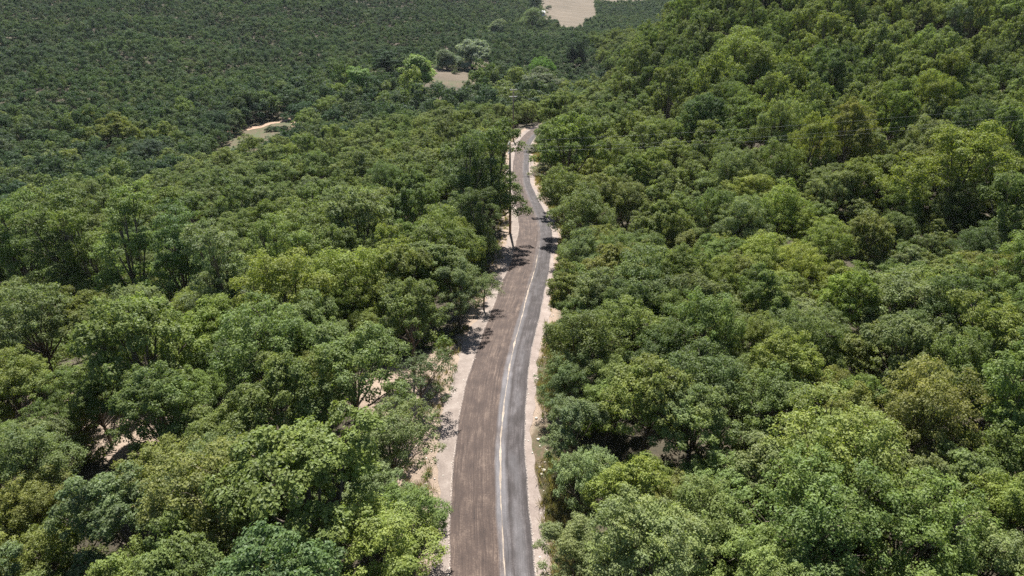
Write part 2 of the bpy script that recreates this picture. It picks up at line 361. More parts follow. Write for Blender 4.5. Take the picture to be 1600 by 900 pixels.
M_TRACK = gravel('sandy_track', (.22, .145, .10), (.30, .205, .145), (.38, .28, .21))
M_LINE = gravel('cream_road_marking', (.14, .115, .09), (.26, .215, .175), (.38, .335, .275))
L0 = -HW + wob(s_len, 1, .10); R0 = HW + wob(s_len, 2, .10)
tag(link('road', ribbon('road', L0, R0, .06, M_ASPH, 9, .04)), 'milled brown road curving through the forest', 'road', kind='structure')
tag(link('left_shoulder', ribbon('left_shoulder', L0 - 1.25 - wob(s_len, 5, .5), L0 + .15, .035, M_GRAVL, 4)), 'pale dusty gravel strip along the left edge of the road', 'road shoulder', kind='structure')
tag(link('right_shoulder', ribbon('right_shoulder', R0 - .15, R0 + .8 + wob(s_len, 6, .45), .035, M_GRAVR, 4)), 'pale pinkish gravel strip along the right edge of the road', 'road shoulder', kind='structure')
lo = -HW + 2 * HW * (.652 + wob(s_len, 9, .012)); lw = np.maximum(.02, .045 + wob(s_len, 12, .05) + wob(s_len * 6, 14, .06)) * np.interp(fine[:, 1], [30, 38, 48, 75, 92], [.45, .8, 1.15, .9, .4])
tag(link('road_marking', ribbon('road_marking', lo - lw, lo + lw, .101, M_LINE, 2, 0, 94)), 'worn cream line running along the milled road', 'road marking', kind='structure')

def track(name, pix, wd, label, mat=None):
    """narrow earth path laid on the ground through picture points"""
    q = []
    for px, py in pix: x, y, z, _ = at(px, py); q.append((x, y, 0, 0))
    q = catmull(np.array(q), 10); d = np.gradient(q[:, :2], axis=0); d /= np.linalg.norm(d, axis=1)[:, None]; nn = np.stack([d[:, 1], -d[:, 0]], 1)
    sl = np.arange(len(q)); wl = wd + wob(sl * .8, 3, wd * .5); rows = []
    for tt in np.linspace(-1, 1, 5):
        X = q[:, 0] + nn[:, 0] * wl * tt; Y = q[:, 1] + nn[:, 1] * wl * tt; rows.append(np.column_stack([X, Y, terrain(X, Y) + .12 - .08 * abs(tt)]))
    Vv = np.stack(rows, 1).reshape(-1, 3)
    Fq = [(i * 5 + k, i * 5 + k + 1, (i + 1) * 5 + k + 1, (i + 1) * 5 + k) for i in range(len(q) - 1) for k in range(4)]
    return tag(link(name, np_mesh(name, Vv, Fq, mat or M_TRACK, True)), label, 'path', kind='structure')
track('path', [(340, 208), (365, 204), (400, 199), (430, 192), (462, 186)], 1.5, 'sandy footpath beside the small valley meadow')
track('path', [(462, 187), (461, 193), (459, 205)], 1.1, 'short sandy branch of the path at the meadow')
track('path', [(585, 128), (596, 121), (606, 114)], 2.2, 'short bend of orange earth track between valley trees')
track('path', [(665, 103), (685, 99), (705, 97)], 2.0, 'earth track at the far edge of the valley clearing')

# ------------------------------------------------------------------ foliage prototypes
def leaves(rng, C, Nn, size):
    """rhombic leaf faces at C facing Nn"""
    n_ = len(C); r = rng.normal(size=(n_, 3)); tg = np.cross(Nn, r); tg /= np.linalg.norm(tg, axis=1)[:, None] + 1e-9; bt = np.cross(Nn, tg)
    s = size * rng.uniform(.65, 1.35, n_)[:, None]
    V = np.stack([C + tg * s, C + bt * s * .62 + Nn * s * .12, C - tg * s, C - bt * s * .62 + Nn * s * .12], 1).reshape(-1, 3)
    return V, np.arange(n_ * 4).reshape(-1, 4)
def sphere_dirs(rng, n_, zmin=-1.0):
    i = np.arange(n_) + .5; z = 1 - (1 - zmin) * i / n_; ph = i * 2.39996 + rng.uniform(0, 6); r = np.sqrt(np.maximum(0, 1 - z * z))
    d = np.stack([r * np.cos(ph), r * np.sin(ph), z], 1) + rng.normal(size=(n_, 3)) * .22
    return d / np.linalg.norm(d, axis=1)[:, None]
def tree_parts(name, seed, R=3.2, H=8.6, lobes=9, puffs=14, per=120, leaf=.15, base=.36, lobe_k=.46, puff_k=.24, fill=1.0, shape='round', mat=None, bare_k=0.0, nr=.5):
    """returns (trunk mesh or None, crown mesh): limbs carry lobes, lobes carry leaf clumps"""
    rng = np.random.default_rng(seed); zc = H * (base + 1) / 2; hz = H * (1 - base) / 2
    L = [(rng.uniform(-.15, .15, 2).tolist() + [.62])]
    rem = lobes - 1; top = rem // 2
    for k in range(rem):
        up = k < top; az = 2 * math.pi * (k / max(top, 1) if up else (k - top) / max(rem - top, 1)) + rng.uniform(-.5, .5)
        rr = rng.uniform(.30, .74) if up else rng.uniform(.55, .98); z = rng.uniform(.05, .78) if up else rng.uniform(-.7, .12)
        if shape == 'cone': rr *= (.75 - .55 * z)
        if shape == 'tall': rr *= .8; z = rng.uniform(-.85, .8)
        L.append([rr * math.cos(az), rr * math.sin(az), z])
    C, Nn, TI, hub = [], [], [], []
    for l in L:
        c = np.array([l[0] * R, l[1] * R, zc + l[2] * hz]); lr = R * lobe_k * rng.uniform(.5, 1.2); ltint = rng.uniform(-.12, .12); hub.append((c, lr))
        dirs = sphere_dirs(rng, puffs, -.55)
        for d in dirs:
            if rng.random() < bare_k: continue
            pc = c + d * lr * rng.uniform(.55, 1.28) * np.array([1, 1, .85]); pr = R * puff_k * rng.uniform(.65, 1.25); k = int(per * fill * rng.uniform(.6, 1.25) * (pr / (R * puff_k)) ** 1.5)
            if k < 2: k = 2
            q = rng.normal(size=(k, 3)) + np.array([0, 0, .55]) + d * .45; q /= np.linalg.norm(q, axis=1)[:, None]
            rad = pr * rng.uniform(.3, 1.0, (k, 1)) ** .5 * (1 + .25 * np.sin(q[:, :1] * 7 + q[:, 1:2] * 5))
            C.append(pc + q * rad * np.array([1, 1, .72]))
            nn = q * .9 + np.array([0, 0, .55]) + rng.normal(size=(k, 3)) * nr; Nn.append(nn / np.linalg.norm(nn, axis=1)[:, None])
            TI.append(np.clip(.5 + ltint + rng.uniform(-.14, .14) + rng.normal(size=k) * .13, 0, 1))
    C = np.concatenate(C); Nn = np.concatenate(Nn); TI = np.concatenate(TI)
    V, Fq = leaves(rng, C, Nn, leaf); me = np_mesh(name + '_crown', V, Fq, mat or M_LEAF)
    me.attributes.new('tint', 'FLOAT', 'POINT').data.foreach_set('value', np.repeat(TI, 4).astype(np.float32))
    mb = MB(); r0 = .045 * R ** .5 * 1.3 + .02 * H * .5
    lean = rng.uniform(-.04, .04, 2) * H; fk = Vector((lean[0], lean[1], H * base * .95))
    mb.tube([(0, 0, -.6), (lean[0] * .1, lean[1] * .1, .3), (lean[0] * .5, lean[1] * .5, H * base * .5), fk, (fk.x * 1.1, fk.y * 1.1, zc + hz * .3)], [r0 * 1.5, r0 * 1.1, r0 * .9, r0 * .75, r0 * .25], 7)
    for c, lr in hub:
        c = Vector(c); mid = (fk + c) / 2 + Vector((0, 0, -.08 * (c - fk).length)) + Vector(rng.normal(size=3).tolist()) * .15
        mb.tube([fk - Vector((0, 0, rng.uniform(0, .8))), mid, c, c + (c - fk).normalized() * lr * .6], [r0 * .5, r0 * .34, r0 * .18, r0 * .05], 5)
        for _ in range(4):
            d = Vector(rng.normal(size=3).tolist()).normalized(); d.z = abs(d.z) * .6
            mb.tube([mid.lerp(c, rng.uniform(.3, 1)), c + d * lr * .55, c + d * lr * 1.05 + Vector((0, 0, .1))], [r0 * .16, r0 * .1, r0 * .03], 4, False)
    tm = bpy.data.meshes.new(name + '_trunk'); tm.from_pydata([tuple(v) for v in mb.v], [], mb.f); tm.materials.append(M_BARK); tm.update()
    return tm, me

OAK = [tree_parts('oak', 100 + i, lobes=10 + i % 4, puffs=17, per=195, puff_k=(.165, .18, .15)[i % 3], leaf=.070 + .006 * (i % 3), fill=(1.0, .85, 1.1, .7)[i % 4], lobe_k=(.44, .48, .40, .46, .5)[i % 5], H=8.0 + (i % 3) * .9) for i in range(9)]
TALL = [tree_parts('tall_oak', 200 + i, R=3.4, H=15, lobes=15, puffs=15, per=150, puff_k=.17, leaf=.085, base=.22, lobe_k=.42, shape='tall') for i in range(3)]
AIRY = [tree_parts('airy_oak', 230 + i, lobes=8, puffs=10, per=110, leaf=.095, base=.42, lobe_k=.42, bare_k=.25) for i in range(2)]
WILLOW = [tree_parts('willow', 250 + i, R=4.5, H=9, lobes=13, puffs=22, per=110, leaf=.17, base=.02, nr=.5, lobe_k=.42, puff_k=.22) for i in range(2)]
POPLAR = [tree_parts('poplar', 260 + i, R=4.2, H=14, lobes=18, puffs=16, per=100, leaf=.21, base=.05, nr=.3, lobe_k=.42, shape='cone') for i in range(2)]
SHRUB = [tree_parts('shrub', 270 + i, R=1.4, H=2.2, lobes=6, puffs=9, per=60, leaf=.09, base=.05, lobe_k=.5, puff_k=.3) for i in range(3)]
DEAD = tree_parts('bare_tree', 290, R=2.6, H=7.5, lobes=8, puffs=8, per=6, leaf=.09, base=.35, bare_k=.6)

def mesh_tree(kind_name, pair, x, y, R0, R, H0=None, H=None, tone='green', rz=None, jit=None):
    rr = random.Random(int(x * 31 + y * 17)); sx_ = R / R0; sz = (H / H0) if H else sx_
    col_ = np.array(TONE[tone]) if isinstance(tone, str) else np.array(tone + (1,))
    k = rr.uniform(.92, 1.1); col_ = (col_[0] * k * rr.uniform(.93, 1.07), col_[1] * k, col_[2] * k * rr.uniform(.9, 1.1), 1)
    e = empty(kind_name, (x, y, T(x, y) - .05), rr.uniform(0, 6.28) if rz is None else rz, (sx_ * rr.uniform(.92, 1.1), sx_ * rr.uniform(.92, 1.1), sz))
    e.rotation_euler[0] = rr.uniform(-.07, .07); e.rotation_euler[1] = rr.uniform(-.07, .07)
    for nm, me in (('trunk', pair[0]), ('crown', pair[1])):
        o = link(nm, me, e); o.color = col_
    return e

# ------------------------------------------------------------------ trees placed where the photograph shows them
PLACED = []   # x, y, R for spacing
def put(kind, px, py, rpx, tone, label=None, cat='tree', protos=None, R0=3.2, H0=8.6, zk=1.75, idx=0, group=None, tall=None):
    """crown centred on px, py with radius rpx in the 1600 px picture; zk: crown-centre height over crown radius"""
    x, y, g, z = at(px, py, hk=zk * rpx / F); R = rpx * z / F
    if zk is not None: H = R * zk / (.60)
    pr = protos[idx % len(protos)]; e = mesh_tree(kind, pr, x, y, R0, R * 1.02, H0, H if tall is None else tall, tone)
    tag(e, label, cat, group); PLACED.append((x, y, R)); e['_pp'] = 1; return e
OG = 'oaks of the roadside forest'; WALL_GAPS = []
oak_list = [ # px, py, radius px, tone, label
 (485, 795, 100, 'green', 'large rounded green oak left of the road at the bottom of the photo'),
 (640, 835, 52, 'green', 'low green oak crown reaching the left road edge at the bottom'),
 (612, 698, 58, 'grey-green', 'grey-green oak leaning over the turnout, its shade across the left gravel'),
 (440, 650, 70, 'green', 'broad green oak behind the large rounded one at bottom left'),
 (330, 770, 62, 'grey-green', 'dusty grey-green oak just left of the large rounded oak'),
 (335, 690, 55, 'olive green', 'olive oak in front of the earth patch under the forked trunk'),
 (232, 570, 80, 'green', 'wide oak with dark forked trunk showing over the pink earth patch'),
 (55, 520, 58, 'grey-green', 'grey-green oak before the dark tree wall at the left edge'),
 (18, 610, 50, 'yellow-green', 'yellow-green oak at the left edge beside the bare earth gap'),
 (155, 640, 42, 'green', 'green oak standing between the two bare earth patches at left'),
 (50, 752, 60, 'grey-green', 'grey-green oak below the left bare earth gap'),
 (45, 805, 52, 'olive green', 'olive oak at the left edge near the bottom of the photo'),
 (205, 835, 72, 'grey-green', 'pale grey-green oak at the bottom left with dark hollow beside it'),
 (110, 870, 56, 'olive green', 'olive oak crown cut by the bottom edge at far left'),
 (545, 585, 74, 'green', 'full green oak behind the turnout on the left side'),
 (640, 510, 52, 'green', 'green oak at the left edge of the turnout, nearest the pale verge'),
 (415, 560, 66, 'green', 'green oak in the middle of the left woodland, before the yellow one'),
 (330, 530, 54, 'yellow-green', 'yellow-green oak just below the deep shadow on the left'),
 (160, 535, 42, 'olive green', 'small olive oak right below the deepest shadow on the left'),
 (455, 478, 60, 'yellow-green', 'brightest yellow-green oak of the left woodland'),
 (555, 440, 56, 'yellow-green', 'yellow-green oak halfway down the left side, second from the road'),
 (625, 450, 48, 'yellow-green', 'yellow-green oak behind the grey-green roadside pair'),
 (700, 400, 48, 'green', 'green oak below the tall dark roadside trees'),
 (715, 455, 40, 'grey-green', 'grey-green oak beside the left gravel strip'),
 (565, 370, 56, 'grey-green', 'broad dome-shaped grey-green oak left of the tall dark trees'),
 (480, 395, 54, 'green', 'dome-shaped green oak beside the broad grey-green one'),
 (908, 405, 40, 'grey-green', 'grey-green oak on the right verge where the road bends'),
 (886, 470, 34, 'olive green', 'olive oak on the right verge just before the bend'),
 (905, 540, 50, 'green', 'green oak on the right verge with shade on the gravel'),
 (884, 602, 38, 'grey-green', 'grey-green oak over the dry grass on the right verge'),
 (898, 680, 46, 'grey-green', 'pale oak bulging towards the road on the right verge'),
 (914, 765, 50, 'grey-green', 'grey-green oak behind the dry grass patch near the bottom'),
 (900, 862, 52, 'grey-green', 'grey-green oak on the right verge cut by the bottom edge'),
 (884, 250, 48, 'green', 'upright dark green oak right of the narrow far stretch of road'),
 (882, 312, 36, 'green', 'round green oak with its shadow on the bend, right side'),
 (866, 222, 30, 'deep green', 'deep green oak hiding the end of the far road on its right'),
 (868, 190, 28, 'green', 'green oak above the far end of the road, at the foot of the ridge'),
 (920, 345, 40, 'green', 'green oak behind the bend on the right side'),
 (1325, 740, 92, 'yellow-green', 'large yellow-green oak of the lower right woodland'),
 (1215, 740, 60, 'grey-green', 'grey-green oak above the brown soil gap at lower right'),
 (1170, 110, 40, 'yellow-green', 'brightest yellow-green oak on the far right ridge'),
 (1500, 270, 66, 'yellow-green', 'large yellow-green oak near the right edge below the wires'),
 (1010, 640, 62, 'olive green', 'olive oak two rows right of the road'),
 (1420, 850, 80, 'green', 'green oak crown at the bottom right corner area'),
 (1090, 840, 66, 'green', 'green oak at the bottom, right of the dark verge shade')]
for i, (px, py, r, tn, lb) in enumerate(oak_list):
    put('oak_tree', px, py, r, tn, lb, 'oak tree', OAK, idx=i * 5 + 2, group=OG)
for i, (px, py, r, tn, lb) in enumerate([
 (763, 256, 48, 'green', 'tall dark-sided oak standing right beside the near utility pole'),
 (718, 275, 50, 'deep green', 'tall deep green oak second from the near utility pole'),
 (740, 335, 34, 'deep green', 'slimmer tall oak in front of the pole-side pair'),
 (100, 375, 56, 'deep green', 'tall oak in the dark tree wall at left, second from the edge'),
 (190, 385, 58, 'green', 'tall oak in the middle of the dark tree wall at left'),
 (275, 390, 52, 'deep green', 'tall oak at the right part of the dark tree wall'),
 (432, 405, 48, 'green', 'tall oak just left of the dome-shaped green oak'),
 (145, 385, 50, 'green', 'tall oak between two taller ones in the dark tree wall'),
 (25, 370, 50, 'green', 'tall oak of the dark tree wall cut by the left edge'),
 (345, 420, 54, 'grey-green', 'tall grey-green oak ending the dark tree wall on its right')]):
    put('tall_oak', px, py + 10, r, tn, lb, 'oak tree', TALL, R0=3.4, H0=15, zk=2.6, idx=i, group=OG)
    if px < 400: WALL_GAPS.append((PLACED[-1][0], PLACED[-1][1] - 4.5, 3.6, 4.5, 2.5))
put('oak_tree', 655, 600, 40, 'deep green', 'thin open-branched dark tree over the pale turnout', 'oak tree', AIRY, zk=1.5, group=OG)
put('oak_tree', 755, 452, 26, 'grey-green', 'small open grey-green tree leaning to the left gravel edge', 'oak tree', AIRY, zk=1.5, idx=1, group=OG)
put('oak_tree', 88, 640, 26, 'deep green', 'small sparse dark tree standing in the left bare earth gap', 'oak tree', AIRY, zk=1.6, idx=1, group=OG)
put('bare_tree', 1325, 610, 36, 'olive green', 'nearly leafless brown tree in the right woodland', 'bare tree', [DEAD], R0=2.6, H0=7.5, zk=1.7)
for i, (px, py, r, lb) in enumerate([(1492, 45, 22, 'tallest very dark conifer-like tree on the upper right slope'), (1275, 12, 10, 'narrow dark tree at the top edge above the bright ridge oak'), (1232, 130, 17, 'dark upright tree right of the brightest ridge oak'), (1375, 55, 14, 'dark upright tree between the narrow one at the top edge and the tallest')]):
    put('dark_tree', px, py, r, (.05, .085, .04), lb, 'tree', TALL, R0=3.4, H0=15, zk=2.4, idx=i)
# valley trees
SIL, PALE, BR, MG, DG = (.20, .25, .18), (.24, .29, .17), (.21, .31, .09), (.10, .16, .05), (.045, .088, .042)
vt = [
 (200, 258, 13, SIL, 'willow_tree', WILLOW, 'small silvery willow left of the large dark shaded crown in the valley'),
 (212, 268, 9, SIL, 'willow_tree', WILLOW, 'smallest silvery bush-like willow in front of another'),
 (268, 246, 15, PALE, 'willow_tree', WILLOW, 'pale cream-green willow at the head of the near left woodland'),
 (698, 92, 17, SIL, 'willow_tree', WILLOW, 'silvery willow at the right end of the valley clearing'),
 (738, 82, 26, SIL, 'willow_tree', WILLOW, 'widest silvery willow, above the dry clearing'),
 (777, 44, 14, SIL, 'willow_tree', WILLOW, 'silvery willow under the dark forest edge, farther up the valley'),
 (650, 112, 25, BR, 'poplar_tree', POPLAR, 'tall pale green poplar at the left end of the dry clearing'),
 (563, 132, 22, BR, 'poplar_tree', POPLAR, 'bright conical poplar left of the orange track'),
 (632, 118, 14, PALE, 'poplar_tree', POPLAR, 'slimmer pale poplar half behind the tallest one'),
 (524, 148, 20, (.14, .20, .035), 'valley_tree', OAK, 'round yellow-green tree left of the conical poplar'),
 (518, 172, 20, (.16, .23, .08), 'valley_tree', OAK, 'light green tree below the round yellow-green one'),
 (610, 108, 25, DG, 'valley_tree', OAK, 'dark spreading tree shading the orange track'),
 (470, 176, 20, DG, 'valley_tree', OAK, 'dark tree at the right end of the sandy path'),
 (432, 200, 8, (.05, .085, .035), 'meadow_bush', SHRUB, 'middle dark bush beside the sandy path'),
 (421, 201, 6, (.05, .085, .035), 'meadow_bush', SHRUB, 'left small bush beside the sandy path'),
 (444, 199, 7, (.05, .085, .035), 'meadow_bush', SHRUB, 'right dark bush beside the sandy path'),
 (392, 220, 11, (.045, .08, .03), 'meadow_bush', SHRUB, 'rounded dark bush on the near side of the meadow'),
 (180, 208, 26, (.16, .21, .05), 'valley_tree', OAK, 'flat-topped yellow-green tree above the silvery willows'),
 (236, 240, 26, (.05, .085, .05), 'valley_tree', OAK, 'large dark blue-green tree between the two willow groups'),
 (684, 143, 13, DG, 'valley_tree', OAK, 'small dark tree standing at the near edge of the clearing'),
 (711, 113, 5, (.08, .12, .03), 'meadow_bush', SHRUB, 'small bright bush alone in the dry clearing'),
 (832, 28, 18, (.12, .17, .08), 'valley_tree', OAK, 'round grey-topped tree before the small white house'),
 (850, 38, 9, (.07, .12, .05), 'valley_tree', OAK, 'small round tree at the near corner of the stubble field'),
 (836, 8, 11, DG, 'valley_tree', OAK, 'dark tree left of the stubble field, at the top'),
 (857, 11, 5, DG, 'field_bush', SHRUB, 'lone dark bush near the top of the stubble field'),
 (866, 32, 4.5, DG, 'field_bush', SHRUB, 'lone dark bush near the lower tip of the stubble field'),
 (895, 85, 12, (.022, .045, .022), 'dark_tree', TALL, 'left of the pair of very dark narrow trees behind the ridge'),
 (909, 82, 12, (.022, .045, .022), 'dark_tree', TALL, 'right of the pair of very dark narrow trees behind the ridge'),
 (845, 112, 19, (.10, .20, .03), 'valley_tree', OAK, 'vivid green tree above the grey roadside dome'),
 (845, 145, 28, (.17, .205, .14), 'valley_tree', OAK, 'dull grey-green dome of a tree beyond the far pole'),
 (815, 184, 14, (.14, .17, .115), 'roadside_shrub', SHRUB, 'grey-green shrubs on the bank above the far road'),
 (848, 266, 15, (.16, .18, .11), 'roadside_shrub', SHRUB, 'pale dusty shrub on the right verge before the far bend'),
 (858, 290, 12, (.14, .165, .08), 'roadside_shrub', SHRUB, 'dusty green shrub on the right verge beside the round oak'),
 (831, 232, 11, (.16, .18, .13), 'roadside_shrub', SHRUB, 'pale shrub at the roadside below the far pole'),
 (875, 745, 13, (.12, .125, .06), 'roadside_shrub', SHRUB, 'small dry green shrub in the grass on the right verge'),
]
for i, (px, py, r, tn, kn, pr, lb) in enumerate(vt):
    if pr is SHRUB: R0, H0, zk = 1.4, 2.2, .55
    elif pr is WILLOW: R0, H0, zk = 4.5, 9, 1.0
    elif pr is POPLAR: R0, H0, zk = 4.2, 14, 1.6
    elif pr is TALL: R0, H0, zk = 3.4, 15, 2.4
    else: R0, H0, zk = 3.2, 8.6, 1.25
    put(kn, px, py, r, tn, lb, {'willow_tree': 'willow', 'poplar_tree': 'poplar', 'meadow_bush': 'bush', 'field_bush': 'bush', 'roadside_shrub': 'shrub'}.get(kn, 'tree'), pr, R0, H0, zk, i,
        {'willow_tree': 'silvery willows in the valley', 'meadow_bush': 'bushes on the small meadow', 'field_bush': 'bushes in the stubble field', 'roadside_shrub': 'shrubs on the road verge'}.get(kn))

# ------------------------------------------------------------------ the rest of the woodland
rng = np.random.default_rng(7)
# view gaps: bare patches seen between crowns keep a lane free towards the camera
GAPS = []
def gap(px, py, rx, front, back=1.5):
    x, y, z, _ = at(px, py); GAPS.append((x, y, rx, front, back))
gap(658, 600, 5.8, 5, 5); gap(676, 650, 4.6, 5, 4); gap(665, 750, 4.6, 4, 4); gap(695, 800, 2, 4, 4)
gap(88, 635, 2.5, 10, 3); gap(222, 676, 2.7, 9, 2.5); gap(205, 790, 1.4, 6, 1.5); gap(90, 815, 1.4, 5, 1)
GAPS.append((-85, 238, 9, 38, 20)); GAPS.append((-77, 252, 6, 20, 8)); GAPS.append((-31, 340, 15, 66, 24)); gap(740, 103, 8, 50, 12); gap(795, 70, 6, 40, 10); gap(598, 121, 3.5, 30, 7)
gap(1570, 52, 4, 14, 5); gap(1440, 85, 3, 8, 3); gap(1480, 95, 3, 8, 3); gap(1160, 785, 1.3, 4, 1.5); gap(150, 500, 7, 1, 6); gap(350, 500, 4, 1, 3); gap(985, 38, 3, 16, 5); gap(885, 760, 1.6, 3, 4)
GAPS.append((62, 960, 37, 260, 170)); GAPS.append((52, 790, 19, 160, 60)); HXY = at(844, 24)[:2]; GAPS.append((HXY[0] + 2, HXY[1], 8, 80, 12)); GAPS.append((-80, 214, 9, 36, 20))
GAPS += WALL_GAPS
def blocked(x, y, R):
    for gx_, gy_, rx, fr, bk in GAPS:
        dy = (y - gy_); ry = bk if dy > 0 else fr
        if ((x - gx_) / (rx + R * .75)) ** 2 + (dy / (ry + R * .6)) ** 2 < 1: return True
    return False
cell = {}
def add_cell(x, y, R): cell.setdefault((int(x // 10), int(y // 10)), []).append((x, y, R))
for q in PLACED: add_cell(*q)
def free(x, y, R, k):
    cx, cy = int(x // 10), int(y // 10)
    for a in (-1, 0, 1):
        for b in (-1, 0, 1):
            for (u, v, r) in cell.get((cx + a, cy + b), ()):
                if (u - x) ** 2 + (v - y) ** 2 < ((R + r) * k) ** 2: return False
    return True
near = []
NT = 26000
xs = rng.uniform(-1, 1, NT); ys = 12 + 235 * rng.uniform(0, 1, NT) ** .75; Rs = 1.8 + 1.9 * rng.beta(1.5, 2.1, NT)
Rs *= np.where(ys > 110, 1.12, 1); X = xs * (28 + ys * .95); dR, _, sR, hR = road_dist(X, ys)
zT = terrain(X, ys)
for i in range(NT):
    x, y, Rr = X[i], ys[i], Rs[i] * (1 if ys[i] < 140 else .95)
    if dR[i] < hR[i] + 1.0 + Rr * (.95 if sR[i] > 0 else 1.05): continue
    if not free(x, y, Rr, .64): continue
    if blocked(x, y, Rr): continue
    add_cell(x, y, Rr); near.append((x, y, Rr, zT[i]))
def score(q):
    x, y, Rr, z = q; px, py, zc = project(x, y, z + 2.0 * Rr)
    if zc < 5: return 0, px, py
    s = Rr * F / zc
    if px < -1.0 * s or px > 1600 + 1.0 * s or py > 900 + 1.3 * s or py < -.5 * s: return 0, px, py
    return s, px, py
sc = [score(q) for q in near]
order = sorted(range(len(near)), key=lambda i: -sc[i][0])
n_ind = 300 - len(oak_list) - 13
ind = [i for i in order[:n_ind] if sc[i][0] > 0]; iset = set(ind)
names = list(TONE); tw = [.17, .43, .13, .15, .12]
pr_rng = random.Random(5); used = set(); made = []
for i in ind:
    x, y, Rr, z = near[i]; _, px, py = sc[i]
    tone = pr_rng.choices(names, tw)[0]; pi = pr_rng.randrange(len(OAK)); hk = pr_rng.uniform(.88, 1.25) * (1.3 if x > 35 and y > 100 else 1)
    e = mesh_tree('oak_tree', OAK[pi], x, y, 3.2, Rr, 1.0, hk * Rr / 3.2, tone)
    side = 'left of' if x < np.interp(y, ROAD[:, 1], ROAD[:, 0]) else 'right of'
    size = 'broad' if Rr > 3.2 else ('small' if Rr < 2.5 else 'mid-sized')
    made.append((e, px, py, f'{size} {tone} oak', side))
W1 = ['', 'one', 'two', 'three', 'four', 'five', 'six', 'seven', 'eight', 'nine', 'ten', 'eleven', 'twelve', 'thirteen', 'fourteen', 'fifteen', 'sixteen', 'seventeen', 'eighteen', 'nineteen']
W10 = ['', '', 'twenty', 'thirty', 'forty', 'fifty', 'sixty', 'seventy', 'eighty', 'ninety']
def words(k):
    k = max(1, min(99, k)); return W1[k] if k < 20 else W10[k // 10] + ('-' + W1[k % 10] if k % 10 else '')
for e, px, py, look, side in made:
    a, b = int(round(px / 16)), int(round(py / 9))
    while True:
        lb = f'{look} {side} the road, {words(a)} percent across and {words(b)} down the photo'
        if lb not in used: break
        b += 1
    used.add(lb); tag(e, lb, 'oak tree', OG)

def scatter(name, pts, protos, label, cat, mat):
    """one object: points that carry instances of the prototype meshes (x, y, z, scale, stretch, rotation, index)"""
    pts = np.array(pts); me = bpy.data.meshes.new(name); me.vertices.add(len(pts)); me.vertices.foreach_set('co', pts[:, :3].astype(np.float32).ravel())
    me.attributes.new('scl', 'FLOAT_VECTOR', 'POINT').data.foreach_set('vector', np.stack([pts[:, 3], pts[:, 3], pts[:, 3] * pts[:, 4]], 1).astype(np.float32).ravel())
    me.attributes.new('rot', 'FLOAT_VECTOR', 'POINT').data.foreach_set('vector', np.stack([np.zeros(len(pts)), np.zeros(len(pts)), pts[:, 5]], 1).astype(np.float32).ravel())
    me.attributes.new('idx', 'INT', 'POINT').data.foreach_set('value', pts[:, 6].astype(np.int32))
    ng = bpy.data.node_groups.new(name, 'GeometryNodeTree'); ng.interface.new_socket('Geometry', in_out='INPUT', socket_type='NodeSocketGeometry'); ng.interface.new_socket('Geometry', in_out='OUTPUT', socket_type='NodeSocketGeometry')
    nn, ll = ng.nodes, ng.links; gi = nn.new('NodeGroupInput'); go = nn.new('NodeGroupOutput'); iop = nn.new('GeometryNodeInstanceOnPoints'); g2i = nn.new('GeometryNodeGeometryToInstance')
    objs = []
    for k, meshes in enumerate(protos):
        jn = nn.new('GeometryNodeJoinGeometry')
        for msh in meshes:
            src = bpy.data.objects.new(f'{name}_source', msh)      # data only, never linked into the scene
            oi = nn.new('GeometryNodeObjectInfo'); oi.inputs['Object'].default_value = src; ll.new(oi.outputs['Geometry'], jn.inputs[0])
        objs.append(jn)
    for jn in reversed(objs): ll.new(jn.outputs[0], g2i.inputs[0])
    def attr(nm, dt):
        a = nn.new('GeometryNodeInputNamedAttribute'); a.data_type = dt; a.inputs[0].default_value = nm; return a.outputs[0]
    ll.new(gi.outputs[0], iop.inputs['Points']); ll.new(g2i.outputs[0], iop.inputs['Instance']); iop.inputs['Pick Instance'].default_value = True
    ll.new(attr('idx', 'INT'), iop.inputs['Instance Index']); ll.new(attr('scl', 'FLOAT_VECTOR'), iop.inputs['Scale']); ll.new(attr('rot', 'FLOAT_VECTOR'), iop.inputs['Rotation'])
    ll.new(iop.outputs[0], go.inputs[0])
    o = link(name, me); md = o.modifiers.new('scatter', 'NODES'); md.node_group = ng
    return tag(o, label, cat, kind='stuff')

MID = [tree_parts('woodland', 300 + i, lobes=8 + i % 3, puffs=15, per=75, puff_k=.17, leaf=.125, nr=.38, lobe_k=(.44, .48, .42)[i % 3], mat=M_WOOD_LEAF, base=.30) for i in range(6)]
rest = [near[i] for i in range(len(near)) if i not in iset]
belt = [q for q in rest if q[1] > 240 + min(0, q[0]) * .95 and q[0] < 40]; rest = [q for q in rest if q not in belt]
pts = [(x, y, z - .05, Rr / 3.2, rng.uniform(.9, 1.25) * (1.35 if x > 30 and y > 100 else 1), rng.uniform(0, 6.28), rng.integers(0, 6)) for x, y, Rr, z in rest]
scatter('oak_woodland', pts, MID, 'continuous oak woodland filling the slopes between and behind the nearer oaks', 'woodland', None)

